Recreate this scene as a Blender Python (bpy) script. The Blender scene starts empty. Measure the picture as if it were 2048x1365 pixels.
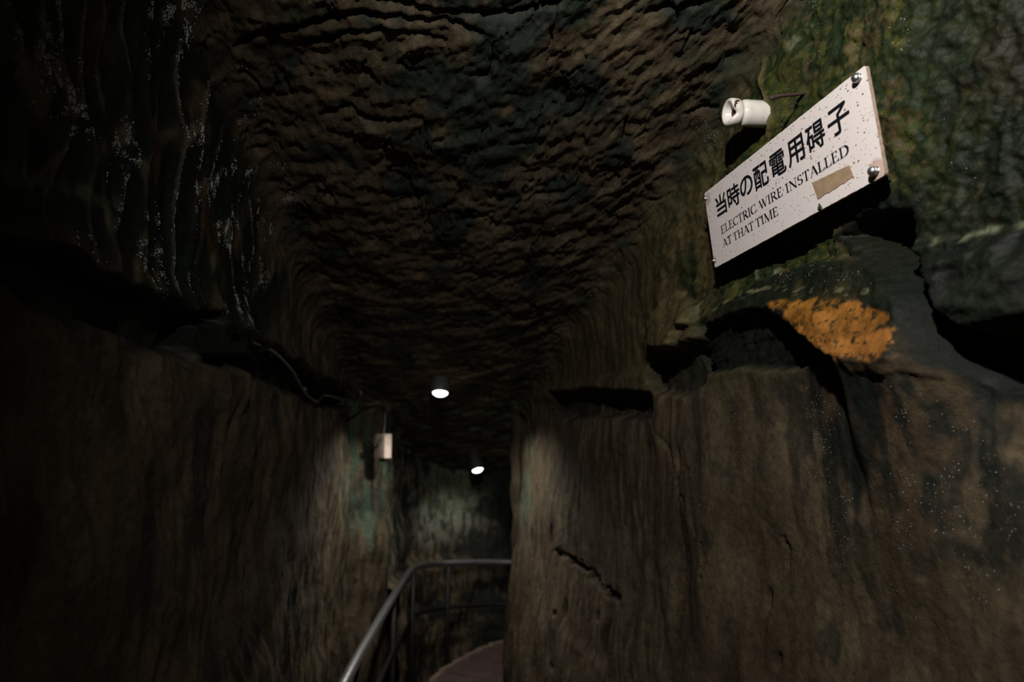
import bpy, bmesh, math, random
import numpy as np
from mathutils import Vector, Matrix
from mathutils.bvhtree import BVHTree

# ------------------------------------------------------------------ camera, light, exposure
S = bpy.context.scene
C = S.collection
CZ = 1.95                      # height of the lens above the trench bottom (z = 0)
F = 1365.0
PITCH = math.radians(8.5)
CP, SP = math.cos(PITCH), math.sin(PITCH)
cam_d = bpy.data.cameras.new('camera')
cam = bpy.data.objects.new('camera', cam_d); C.objects.link(cam)
cam.location = (0, 0, CZ); cam.rotation_euler = (math.pi/2 + PITCH, 0, 0)
cam_d.sensor_fit = 'HORIZONTAL'; cam_d.sensor_width = 36.0; cam_d.lens = 36.0*F/2048
cam_d.clip_start = 0.02
cam_d.dof.use_dof = True; cam_d.dof.focus_distance = 1.50; cam_d.dof.aperture_fstop = 2.4
S.camera = cam
w = bpy.data.worlds.new('world'); S.world = w; w.use_nodes = True
w.node_tree.nodes['Background'].inputs[0].default_value = (0.5, 0.6, 0.7, 1)
w.node_tree.nodes['Background'].inputs[1].default_value = 0.0
S.view_settings.view_transform = 'Standard'; S.view_settings.look = 'None'
S.view_settings.exposure = 0.0; S.view_settings.gamma = 1.0
S.view_settings.use_curve_mapping = False
S.cycles.use_denoising = True
S.cycles.max_bounces = 4; S.cycles.diffuse_bounces = 2
S.cycles.sample_clamp_indirect = 2.0
S.cycles.use_adaptive_sampling = False

def light(name, kind, loc, energy, color, size, target=None, angle=None, blend=1.0):
    d = bpy.data.lights.new(name, kind); d.energy = energy; d.color = color; d.shadow_soft_size = size
    if kind == 'SPOT': d.spot_size = math.radians(angle); d.spot_blend = blend
    o = bpy.data.objects.new(name, d); C.objects.link(o); o.location = (loc[0], loc[1], loc[2]+CZ)
    if target is not None:
        o.rotation_euler = (Vector(target)-Vector(loc)).to_track_quat('-Z', 'Y').to_euler()
    return o
# ceiling lamp above and behind the photographer, tilted to the right wall
light('key_lamp', 'SPOT', (.02, .10, .89), 107, (1.0, .945, .895), .020, (.80, 1.60, .44), 132, 1.0)
LAMP1 = (-0.41, 3.90, 0.285); LAMP2 = (-0.268, 5.40, -0.205)
light('passage_lamp_light', 'SPOT', (LAMP1[0], LAMP1[1], LAMP1[2]-.03), 38, (1.0, .96, .90), .035,
      (LAMP1[0]+.03, LAMP1[1]+.0, -2.0), 150, .6)
light('far_lamp_light', 'SPOT', (LAMP2[0], LAMP2[1], LAMP2[2]-.03), 11, (1.0, .97, .90), .035,
      (LAMP2[0]-.36, LAMP2[1]+.62, -1.15), 84, .9)

# ------------------------------------------------------------------ noise tools
_r = np.random.RandomState(11)
PERM = _r.permutation(4096); PERM = np.concatenate([PERM, PERM])
GR = _r.rand(4096)*2*np.pi; GX, GY = np.cos(GR).astype(np.float32), np.sin(GR).astype(np.float32)
RA, RB, RC = [_r.rand(4096).astype(np.float32) for _ in range(3)]
def H(i, j, seed=0):
    return PERM[(PERM[(i+seed*131) & 4095] + j) & 4095]
def per(x, y, seed=0):
    xi = np.floor(x).astype(np.int64); yi = np.floor(y).astype(np.int64)
    fx = (x-xi).astype(np.float32); fy = (y-yi).astype(np.float32)
    u = fx*fx*fx*(fx*(fx*6-15)+10); v = fy*fy*fy*(fy*(fy*6-15)+10)
    def g(a, b):
        h = H(xi+a, yi+b, seed); return GX[h]*(fx-a)+GY[h]*(fy-b)
    a = g(0, 0); b = g(1, 0); c = g(0, 1); d = g(1, 1)
    return ((a+(b-a)*u)*(1-v)+(c+(d-c)*u)*v)*1.5
def fbm(x, y, o=4, seed=0, g=.5):
    r = 0; a = 1; n = 0
    for k in range(o):
        r = r+a*per(x*2**k+k*7.3, y*2**k+k*3.1, seed+k); n += a; a *= g
    return r/n*1.3
def ridge(x, y, o=3, seed=0):
    r = 0; a = 1; n = 0
    for k in range(o):
        r = r+a*(1-np.abs(per(x*2**k+k*5.3, y*2**k+k*2.1, seed+k))*1.6); n += a; a *= .5
    return r/n
def vor(x, y, seed=0, jit=.9):
    """nearest-cell distance squared, distance to the border, cell random, offset to the cell centre"""
    xi = np.floor(x).astype(np.int64); yi = np.floor(y).astype(np.int64)
    f1 = np.full(x.shape, 9., np.float32); f2 = f1.copy(); rid = np.zeros(x.shape, np.float32)
    ox = rid.copy(); oy = rid.copy()
    for a in (-1, 0, 1):
        for b in (-1, 0, 1):
            h = H(xi+a, yi+b, seed)
            dx = (x-(xi+a+.5+(RA[h]-.5)*jit)).astype(np.float32); dy = (y-(yi+b+.5+(RB[h]-.5)*jit)).astype(np.float32)
            d = dx*dx+dy*dy
            m = d < f1
            f2 = np.where(m, f1, np.minimum(f2, d)); f1 = np.where(m, d, f1)
            rid = np.where(m, RC[h], rid); ox = np.where(m, dx, ox); oy = np.where(m, dy, oy)
    return f1, np.sqrt(f2)-np.sqrt(f1), rid, ox, oy
def sst(a, b, x):
    t = np.clip((x-a)/(b-a), 0, 1); return t*t*(3-2*t)
def lerp(a, b, t): return a+(b-a)*t
def sdf(poly, x, y):
    """signed distance to a polygon, negative inside"""
    poly = np.array(poly, float); d = np.full(x.shape, 1e9); ins = np.zeros(x.shape, bool); n = len(poly)
    for i in range(n):
        ax, ay = poly[i]; bx, by = poly[(i+1) % n]
        ex, ey = bx-ax, by-ay; px, py = x-ax, y-ay
        t = np.clip((px*ex+py*ey)/(ex*ex+ey*ey+1e-12), 0, 1)
        d = np.minimum(d, (px-ex*t)**2+(py-ey*t)**2)
        c = ((ay > y) != (by > y)) & (x < (bx-ax)*(y-ay)/(by-ay+1e-12)+ax)
        ins ^= c
    d = np.sqrt(d); return np.where(ins, -d, d)
def sdl(pts, x, y):
    """distance to an open line"""
    d = np.full(x.shape, 1e9)
    for (ax, ay), (bx, by) in zip(pts[:-1], pts[1:]):
        ex, ey = bx-ax, by-ay; px, py = x-ax, y-ay
        t = np.clip((px*ex+py*ey)/(ex*ex+ey*ey+1e-12), 0, 1)
        d = np.minimum(d, (px-ex*t)**2+(py-ey*t)**2)
    return np.sqrt(d)

# ------------------------------------------------------------------ plan of the passage (lens at the origin)
def zC(y): return 1.319-0.242*y
def XL(y, z=0):
    b = np.interp(y, [-1, .9, 2.0, 3.2, 4.20, 4.40, 5.0], [-.62, -.70, -.79, -.90, -.985, -.80, -.80])
    return b
def XR(y, z=0):
    b = .882-.18*y+.0*z
    return b-.088*np.maximum(0, .1-z)*sst(2.0, 4.4, y)
def ray(px, py):
    dx, dz = px-1024., 682.5-py
    return np.array([dx/(F*CP-dz*SP), 1.0, (F*SP+dz*CP)/(F*CP-dz*SP)])
def hit(px, py, side, off=0.):
    r = ray(px, py); y = 1.5
    for _ in range(60):
        X = XR(y, r[2]*y)-off if side == 'R' else XL(y, r[2]*y)
        y += .5*(X/r[0]-y) if side == 'L' else .5*((X+.18*y)/(r[0]+.18)-y)
    return (float(y), float(r[2]*y))
def ceilhit(px, py):
    r = ray(px, py); y = 1.319/(r[2]+.242); return (float(r[0]*y), float(y))
def HR(*p, off=0.): return [hit(a, b, 'R', off) for a, b in p]
def HL(*p): return [hit(a, b, 'L') for a, b in p]
def PT(px, py, y):
    r = ray(px, py); return Vector((r[0]*y, y, r[2]*y+CZ))

# ------------------------------------------------------------------ rock relief and colours
def lin(*c): return np.array([((v/255+.055)/1.055)**2.4 if v > 10 else v/255/12.92 for v in c], np.float32)
BROWN = np.array([.070, .053, .030], np.float32); BROWN2 = np.array([.108, .083, .048], np.float32); UMBER = np.array([.036, .026, .015], np.float32)
MOSS = np.array([.034, .046, .010], np.float32); MOSS2 = np.array([.066, .060, .013], np.float32); DKGREEN = np.array([.008, .017, .008], np.float32)
SLATE = np.array([.010, .014, .012], np.float32); PALE = np.array([.24, .26, .21], np.float32); ORANGE = np.array([.30, .125, .030], np.float32)
TEAL = np.array([.014, .024, .019], np.float32); PGREEN = np.array([.10, .13, .09], np.float32)
def mixc(c, col, m): return c+(np.asarray(col, np.float32)-c)*m[..., None].astype(np.float32)

def relief_left(y, z, s):
    """displacement into the passage (m), colour, wetness"""
    wx = fbm(y*2.2, s*1.6, 3, 5)*.09; wz = fbm(y*3+9, s*2, 2, 8)*.10
    # long upright scoops left by the chisel, leaning a little
    f1, e, rid, ox, oy = vor((y+wx+.16*z)/.085+2*fbm(y*1.1, z*1.5, 2, 3)*.8, (z+wz)/.30, 21)
    f1b, eb, _, _, _ = vor((y+wx*1.3+.10*z)/.042, (z+wz)/.16, 22)
    d = (f1-.35)*.026+(f1b-.3)*.007*(.5+rid)+fbm(y*1.5, z*1.5, 4, 31)*.05+fbm(y*14, z*9, 4, 33)*.006
    rid1 = sst(.22, .0, e)
    up = sst(.18, .34, z+.03*np.sin(y*5)+fbm(y*4, z*2, 2, 12)*.06)           # above the groove
    brown = mixc(np.broadcast_to(BROWN*.8, y.shape+(3,)).copy(), BROWN2*.8, sst(-.25, .35, fbm(y*5, z*2.5, 4, 41)))
    brown = mixc(brown, UMBER, sst(.1, .5, fbm(y*4+5, z*3, 4, 43))*.8)
    near = sst(2.6, 1.9, y+fbm(y*3, z*3, 3, 50)*.5)*up
    dk = near*sst(-.45, .05, fbm(y*6, z*3, 4, 45)+.25-rid1*.55)
    c = mixc(brown, SLATE*.75, dk*.95)
    c = mixc(c, DKGREEN, near*sst(.0, .4, fbm(y*3, z*3, 4, 47))*.7)
    pale = rid1*sst(.05, .4, fbm(y*7, z*5, 3, 49)+.05)*near
    c = mixc(c, PALE*.42+np.array([.05, .035, .01]), pale*.6)
    c = mixc(c, SLATE, (1-up)*sst(.15, .45, fbm(y*5, z*2, 4, 52))*.7)
    # pale green stain on the jamb under the far lamp
    g = sst(3.75, 4.3, y)*sst(-.75, .0, z+.25*fbm(y*14, z*3, 3, 54))*sst(-.25, .2, fbm(y*16, z*3, 4, 55))
    fs = fbm(y*30, z*4.5, 4, 58); c = mixc(c, UMBER*.6, sst(2.4, 3.0, y)*sst(.08, .38, fs)*.85); c = mixc(c, BROWN2*1.3, sst(2.4, 3.0, y)*sst(-.08, -.4, fs)*.6)
    c = mixc(c, np.array([.045, .085, .055]), g*.8)
    c = mixc(c, PGREEN, sst(.1, .5, fbm(y*12, z*5, 4, 57))*sst(3.7, 4.1, y)*sst(.1, -.3, z)*sst(-.9, -.5, z)*.7)
    # groove with its ledges: hollow under an overhanging lip
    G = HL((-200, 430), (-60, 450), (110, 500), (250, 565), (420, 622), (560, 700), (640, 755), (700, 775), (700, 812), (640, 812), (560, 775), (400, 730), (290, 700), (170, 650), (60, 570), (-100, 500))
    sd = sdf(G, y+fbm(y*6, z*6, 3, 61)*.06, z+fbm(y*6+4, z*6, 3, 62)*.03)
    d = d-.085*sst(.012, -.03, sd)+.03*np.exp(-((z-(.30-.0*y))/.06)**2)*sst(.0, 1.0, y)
    c = mixc(c, SLATE*.8, sst(.03, -.02, sd)*.85)  # shade under the lip also put into the groove colour
    G2 = HL((395, 640), (470, 640), (545, 705), (520, 720), (400, 720))
    d = d+.05*sst(.01, -.02, sdf(G2, y, z))
    G3 = HL((645, 790), (700, 795), (765, 800), (765, 815), (700, 812), (645, 812))
    d = d-.05*sst(.01, -.01, sdf(G3, y, z))
    # lumps that stand proud below the groove
    for (px, py, a, ry, rz) in ((200, 720, .03, .12, .10), (330, 780, .02, .09, .14), (470, 770, .025, .16, .10), (560, 900, .02, .2, .2)):
        hy, hz = hit(px, py, 'L'); d = d+a*np.exp(-((y-hy)/ry)**2-((z-hz)/rz)**2)
    # upper bulge of the wall (rounded shoulder) and a sharp upright fold at x 635
    hy, _ = hit(635, 640, 'L'); d = d-.03*np.exp(-((y-hy-.06*fbm(z*3, z*0+1, 2, 9))/.035)**2)*up
    # pale moss line by the left frame edge
    L = HL((-60, 330), (60, 350), (160, 372), (260, 410)); dl = sdl(L, y, z)
    c = mixc(c, np.array([.10, .15, .085]), sst(.022, .0, dl+fbm(y*20, z*20, 3, 70)*.03)*.35)
    # small pits
    wet = .35+.55*near+.0*y
    return d, c, wet, pale, e

def relief_right(y, z, s):
    n1 = fbm(y*5, z*4, 5, 101); n2 = fbm(y*18, z*16, 4, 102)
    up = sst(.10, .30, z+.05*n1)
    far = sst(1.9, 2.5, y)
    d = fbm(y*1.4, z*1.3, 3, 103)*.045
    # rough broken mossy stone above, smoother sand stone below, upright scratches further off
    a1, a1e, _, _, _ = vor((y+.10*z+.03*n1)/.11, z/.16+n1*.4, 105)
    b1, b1e, bid, bx, by = vor((y+.35*z)/.065+n1*.6, (z)/.10+n2*.3, 106)
    d = d+up*(1-far)*((a1-.3)*.012+(.5*bx*(bid-.5)+.35*by)*.010+n2*.010+fbm(y*45, z*45, 4, 107)*.007)
    f1, e, rid, ox, oy = vor((y+.06*z+.04*fbm(y*2, z*2, 3, 110))/.060, (z)/.34+.3*n1, 111)
    f2, e2, rid2, _, _ = vor((y+.10*z+.03*n1)/.032, z/.15, 113)
    flut = ((f1-.35)*.022+(f2-.3)*.006)
    d = d+flut*(far*.50+.12*(1-up)*sst(1.2, 2.2, y)+.14*(1-up))
    d = d+(1-up)*(fbm(y*6, z*2.2, 4, 115)*.012+n2*.0022*(1-far))+far*n2*.004
    mid = sst(-.42, -.02, z+.22*fbm(y*2.6, z*1.2, 4, 117))*(1-up)*sst(2.0, 1.3, y)
    c = mixc(np.broadcast_to(BROWN, y.shape+(3,)).copy(), BROWN2*.95, sst(-.3, .4, fbm(y*4, z*3, 4, 120)))
    c = mixc(c, UMBER*1.1, sst(.0, .5, fbm(y*7, z*4.5, 4, 121))*.6)
    c = mixc(c, UMBER*np.array([1.5, 1.1, 1.0]), sst(.1, .5, fbm(y*2, z*2, 3, 122))*.5)
    # dark wet streaks on the middle band
    st = fbm(y*11, z*2.6, 5, 123)+.35*fbm(y*26, z*20, 3, 124)
    c = mixc(c, SLATE, mid*sst(-.12, .22, st)*.85)
    c = mixc(c, SLATE, (1-up)*(1-mid)*(1-far)*sst(.28, .5, fbm(y*9+3, z*6, 4, 125))*.6)
    R4 = HR((1860, 1000), (1930, 880), (2048, 800), (2300, 780), (2300, 1150), (1980, 1130), (1880, 1080))
    c = mixc(c, SLATE, sst(.05, -.03, sdf(R4, y+n1*.06, z+n1*.05))*sst(-.35, .1, fbm(y*12, z*10, 4, 127))*.8)
    T = HR((1690, 760), (1830, 750), (1800, 850), (1760, 960), (1700, 1000), (1640, 900))
    tm = sst(.02, -.015, sdf(T, y+n2*.02, z+n1*.03))
    c = mixc(c, SLATE*.9, tm*.8); d = d-.006*tm
    # moss above
    fz = fbm(y*60, z*60, 4, 170); m1 = sst(-.12, .12, fbm(y*5+2, z*5, 5, 130)+.10+.5*fz); m2 = sst(.0, .2, fbm(y*9, z*7+4, 4, 131)+.7*fz-.06); m3 = sst(-.12, .12, fbm(y*6+7, z*5, 4, 133)+.6*fbm(y*48, z*48, 3, 171)+.12*sst(1.25, .85, y))
    cu = mixc(np.broadcast_to(BROWN2*.8, y.shape+(3,)).copy(), UMBER, sst(-.2, .3, n1)*.7)
    cu = mixc(cu, MOSS, m1*.9*sst(2.1, 1.5, y)); cu = mixc(cu, MOSS2, m2*m1*.8*sst(1.9, 1.4, y)); cu = mixc(cu, DKGREEN*1.15, m3*.85)
    cu = mixc(cu, SLATE, sst(.05, .4, fbm(y*5+20, z*4, 4, 134))*.4)
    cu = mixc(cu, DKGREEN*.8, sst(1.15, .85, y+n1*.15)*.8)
    cu = mixc(cu, PALE*.8, sst(.42, .62, fbm(y*14, z*12, 4, 135))*sst(.1, .4, fbm(y*4, z*4, 2, 136))*.6)
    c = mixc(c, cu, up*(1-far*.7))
    # pale green streak by the portal edge
    pg = sst(4.0, 4.25, y)*sst(-.75, -.35, z)*sst(.15, -.05, z)*sst(-.5, .2, n1)
    c = mixc(c, PGREEN*1.1, pg*.7)
    d = d+.030*np.exp(-((y-1.10)/.13)**2-((z-.62)/.20)**2)+.036*np.exp(-((y-1.72)/.12)**2-((z-.58)/.16)**2)-.015*np.exp(-((y-1.4)/.12)**2-((z-.40)/.10)**2)
    # ---- ledge block with the orange face
    blk = HR((1395, 640), (1440, 605), (1500, 560), (1570, 528), (1650, 516), (1730, 535), (1795, 590), (1832, 690), (1826, 722), (1690, 718), (1640, 690), (1585, 655), (1530, 622), (1470, 625), (1400, 655), off=0.04)
    wy, wz = y+n2*.010+n1*.012, z+n2*.008+n1*.010
    sd = sdf(blk, wy, wz)
    top = hit(1600, 528, 'R')[1]; bot = hit(1690, 718, 'R', .07)[1]
    ramp = np.clip((top-z)/(top-bot), 0, 1)
    inb = sst(.006, -.006, sd)
    d = d*(1-inb*.6)+inb*(.012+.062*ramp)+ .012*inb*fbm(y*9, z*9, 3, 140)
    skirt = HR((1700, 650), (1800, 640), (1832, 720), (1838, 745), (1800, 860), (1715, 1010), (1705, 900), (1700, 740), off=0.045); zk = hit(1700, 1010, 'R')[1]
    ks = sst(.075, .0, sdf(skirt, y, z)); kk = ks*np.clip((z-zk)/(bot-zk), 0, 1)*(1-inb); d = d+.066*kk
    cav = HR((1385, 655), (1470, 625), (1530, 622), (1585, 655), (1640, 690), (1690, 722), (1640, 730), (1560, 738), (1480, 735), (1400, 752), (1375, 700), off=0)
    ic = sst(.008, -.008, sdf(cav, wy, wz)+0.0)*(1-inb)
    q1, qe, qid, qx, qy = vor(y/.10+n1, z/.03+.5*y, 141)
    d = d-ic*(.030)+ic*(qid-.5)*.009
    c = mixc(c, SLATE*.5, ic*.95)  # overhang's shade put into the cavity colour
    c = mixc(c, SLATE*.95, inb*.92); c = mixc(c, BROWN*.6, inb*sst(.1, .3, fbm(y*16, z*16, 4, 149))*.5)
    ori = HR((1512, 604), (1600, 600), (1700, 603), (1780, 625), (1812, 660), (1822, 700), (1770, 722), (1690, 722), (1640, 692), (1600, 668), (1570, 640), off=0.052)
    om = sst(.006, -.004, sdf(ori, y+n2*.012, z+n2*.012)+.012*sst(.1, .5, fbm(y*30, z*30, 3, 143)))
    oc = mixc(np.broadcast_to(ORANGE, y.shape+(3,)).copy(), ORANGE*np.array([.62, .62, .6]), sst(-.1, .4, fbm(y*16, z*22, 4, 144)))
    c = c*(1-om[..., None])+oc*om[..., None]
    c = mixc(c, TEAL*.8, om*sst(.30, .42, fbm(y*50, z*60, 3, 145))*.85)
    # pale crust line along the block top
    L = HR((1400, 630), (1440, 603), (1530, 578), (1600, 580), (1700, 580), (1760, 585), off=0.022)
    dl = sdl(L, y+n2*.01, z+n2*.01); c = mixc(c, PALE*.55+np.array([.05, .02, 0]), sst(.010, .002, dl)*sst(.0, .3, fbm(y*26, z*75, 4, 147))*.75)
    # strip under the orange face
    sl = HR((1690, 722), (1830, 722), (1832, 752), (1700, 752), off=0.07)
    sm = sst(.006, -.004, sdf(sl, wy, wz)); d = d+.006*sm; c = mixc(c, UMBER*1.3, sm*.8)
    # small block left of the ledge
    sb = HR((1290, 640), (1320, 600), (1345, 580), (1385, 620), (1395, 680), (1350, 700), (1300, 690), off=0.02)
    ib = sst(.015, -.01, sdf(sb, y+n1*.03, z+n1*.02)); zt, zb = hit(1340, 580, 'R')[1], hit(1340, 700, 'R')[1]
    d = d+ib*(.01+.05*np.clip((zt-z)/(zt-zb), 0, 1)); c = mixc(c, BROWN2*1.0, ib*.55)
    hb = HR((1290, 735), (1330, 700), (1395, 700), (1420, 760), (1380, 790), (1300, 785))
    d = d-.04*sst(.015, -.01, sdf(hb, y, z)); c = mixc(c, SLATE, sst(.02, -.01, sdf(hb, y, z))*.8)  # shadow beneath the small block also put into the colour
    # deep diagonal cleft and the near boulder
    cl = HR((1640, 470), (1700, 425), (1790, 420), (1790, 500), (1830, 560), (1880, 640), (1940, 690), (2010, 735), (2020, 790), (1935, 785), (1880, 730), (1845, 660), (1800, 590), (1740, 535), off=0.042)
    sdc = sdf(cl, wy, wz); d = d-.085*sst(.004, -.018, sdc)*(1-inb); c = mixc(c, SLATE*.55, sst(.034, .008, sdc+.010*n2)*(1-om)*.95)  # shade of the cleft and its side put into the colour
    rmp = 0
    nb = HR((1790, 498), (1850, 478), (1930, 462), (2048, 440), (2300, 430), (2400, 560), (2300, 720), (2048, 715), (1960, 690), (1890, 640), (1835, 560), off=0.045)
    ibn = sst(.008, -.010, sdf(nb, wy, wz)); zt, zb = hit(1950, 455, 'R', .02)[1], hit(1950, 690, 'R', .05)[1]
    tz = np.clip((zt-z)/(zt-zb), 0, 1); d = d+ibn*(.010+.055*sst(0, .7, tz)*(1-sst(.80, 1.0, tz)*sst(1.05, .95, y))+.020*(fbm(y*5, z*13, 3, 150)))
    c = mixc(c, SLATE*.75, ibn*.9); c = mixc(c, DKGREEN*.9, ibn*sst(-.2, .3, n1)*.7)
    L = HR((1785, 500), (1850, 485), (1900, 475), (1950, 466), (2048, 445), (2300, 420), off=0.02); dl = sdl(L, y+n2*.008, z+n2*.008)
    c = mixc(c, PALE*.9, sst(.012, .0, dl)*sst(-.35, .2, fbm(y*30, z*30, 3, 151))*.85)
    L = HR((1935, 655), (1990, 665), (2048, 662), (2200, 650), off=0.05); dl = sdl(L, y+n2*.01, z+n2*.01)
    c = mixc(c, PALE*.7, sst(.010, .0, dl)*sst(-.1, .3, fbm(y*25, z*25, 3, 152))*.6)
    #bb = HR((1950, 690), (2048, 715), (2300, 720), (2300, 800), (2048, 770), (2000, 760)); d = d-.03*sst(.01, -.02, sdf(bb, wy, wz))
    # groove to the far right, level with the far lamp
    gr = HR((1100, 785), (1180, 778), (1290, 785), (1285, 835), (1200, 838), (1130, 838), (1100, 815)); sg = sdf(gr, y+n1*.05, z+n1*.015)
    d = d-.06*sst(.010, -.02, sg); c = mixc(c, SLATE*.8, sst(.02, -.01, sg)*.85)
    lip = HR((1040, 790), (1300, 740), (1290, 785), (1040, 805)); d = d+.025*sst(.03, -.02, sdf(lip, y, z))
    # cracks and pits in the lower wall
    L = HR((1112, 1100), (1140, 1118), (1168, 1140), (1185, 1165), (1230, 1198)); dl = sdl(L, y+n2*.03, z+n2*.03)
    d = d-.035*sst(.028, .005, dl); c = mixc(c, UMBER*.4, sst(.028, .008, dl)*.8)
    lo = HR((1112, 1105), (1140, 1122), (1168, 1145), (1230, 1205), (1200, 1330), (1110, 1250)); d = d-.012*sst(.02, -.03, sdf(lo, y, z))
    for px, py, ry, rz in ((1206, 1290, .050, .085), (1124, 1222, .03, .045), (1110, 1228, .02, .015), (1521, 1203, .010, .028), (1543, 1325, .008, .020), (1104, 1070, .02, .045), (1058, 1075, .03, .04), (1053, 1175, .03, .03), (1105, 1335, .03, .02), (1353, 925, .015, .03), (1185, 1235, .02, .02)):
        hy, hz = hit(px, py, 'R'); g = np.exp(-(((y-hy+.2*(z-hz))/ry)**2+((z-hz)/rz)**2)**1.5)
        d = d-.03*g; c = mixc(c, UMBER*.4, g*.85)
    for L in (((1300, 850), (1330, 900), (1352, 975), (1380, 1020)), ((1375, 930), (1395, 1020), (1402, 1070)), ((1360, 1090), (1355, 1200), (1345, 1270)), ((1415, 1090), (1420, 1120), (1412, 1160)), ((1550, 1070), (1560, 1100), (1556, 1140))):
        dl = sdl(HR(*L), y+n2*.01, z+n2*.01); d = d-.010*sst(.008, .0, dl)
    # thin ridge beside the insulator
    L = HR((1537, 120), (1540, 190), (1545, 250), (1520, 300), (1490, 345)); dl = sdl(L, y+n2*.004, z)
    d = d+.010*sst(.014, .0, dl); c = mixc(c, BROWN2*1.25, sst(.012, .003, dl)*.8)
    L = HR((1458, 262), (1462, 330), (1466, 380)); dl = sdl(L, y+n2*.004, z); c = mixc(c, BROWN2*1.1, sst(.012, .003, dl)*.7)
    br = HR((1400, 120), (1430, 250), (1455, 420), (1410, 560), (1340, 470), (1330, 250)); c = mixc(c, BROWN2*.9, sst(.05, -.03, sdf(br, y+n1*.08, z+n1*.08))*.6*sst(-.3, .2, n2))
    c = c*(1-up[..., None]*np.array([.04, 0, .25]))*(1-.64*up*sst(1.22, .92, y+n1*.1))[..., None]  # near stone darkened in the colour to offset the strong close light
    fs = fbm(y*34, z*5, 4, 160); c = mixc(c, UMBER*.7, far*sst(.12, .42, fs)*.75); c = mixc(c, BROWN2*1.25, far*sst(-.1, -.45, fs)*.5)
    c = mixc(c, UMBER*.5, sst(3.9, 4.3, y)*sst(-.75, -1.0, z+.1*n1)*sst(-.35, .1, fbm(y*9, z*6, 4, 161))*.8)
    wet = .15+.5*up*(1-far)+.6*mid*sst(0, .3, st)+.35*om+.3*inb+.5*tm
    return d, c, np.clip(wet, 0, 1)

def relief_ceil(x, y, s):
    w1 = fbm(x*4, y*4, 3, 201)
    b = y+x+.8*x*x+.05*w1; a = x-.4*y
    f1, e, rid, ox, oy = vor(a/.17+.7*w1, b/.105+.5*w1, 203)
    g1, ge, gid, gx, gy = vor(a/.08+w1, b/.055+.6*w1, 204)
    left = sst(.0, -.35, x)
    d = (oy*.40+.55*(rid-.5)+.25*ox*(gid-.5))*-.013+(f1-.3)*.010+(gy*.3+.45*(gid-.5))*-.007+w1*.02+fbm(x*22, y*22, 4, 206)*.009
    k1, ke, kid, _, _ = vor(a/.26+w1, b/.15+.8*w1, 208); d = d-.020*sst(.07, .0, ke)*sst(-.05, .25, fbm(x*5, y*5, 3, 209))
    d = d+fbm(x*70, y*70, 3, 207)*.0018
    c = mixc(np.broadcast_to(BROWN*.85, x.shape+(3,)).copy(), BROWN2*.9, sst(-.2, .4, fbm(x*7, y*7, 4, 210))*.8)
    c = mixc(c, UMBER, sst(.0, .5, fbm(x*5, y*5+3, 4, 211))*.6)
    band = np.exp(-((x-.02+.35*(y-1.5))/.22)**2)
    c = mixc(c, TEAL*.9, sst(.05, .45, fbm(x*6, y*5, 4, 213)+.55*band*sst(2.6, 1.6, y))*.9)
    c = mixc(c, DKGREEN*1.3, sst(.1, .4, fbm(x*8, y*8, 4, 214))*sst(1.9, 1.4, y)*.6)
    for L, dd in ((((480, 95), (560, 60), (700, 35), (880, 40), (960, 70)), .022), (((590, 85), (700, 70), (800, 62), (880, 80)), .016), (((760, 5), (900, 25), (1010, 30), (1130, 5)), .022),
                  (((640, 235), (700, 215), (760, 250), (850, 240)), .02), (((1290, 20), (1400, 10)), .03)):
        dl = sdl([ceilhit(*p) for p in L], x+w1*.03, y+w1*.03); d = d-dd*sst(.014, .0, dl); c = mixc(c, UMBER*.4, sst(.010, .0, dl)*.7)  # crevices cut in, their shade also put into the colour
    # lit halo round the passage lamp painted as paler brown, pale crust on the lintel
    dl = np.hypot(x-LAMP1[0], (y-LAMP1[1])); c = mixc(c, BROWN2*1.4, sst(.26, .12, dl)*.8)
    c = mixc(c, PGREEN, sst(4.1, 4.35, y)*sst(.05, .4, fbm(x*9, y*9, 3, 216)+.3*sst(-.3, .1, x))*.8)
    return d, c, .25+.3*band

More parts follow.
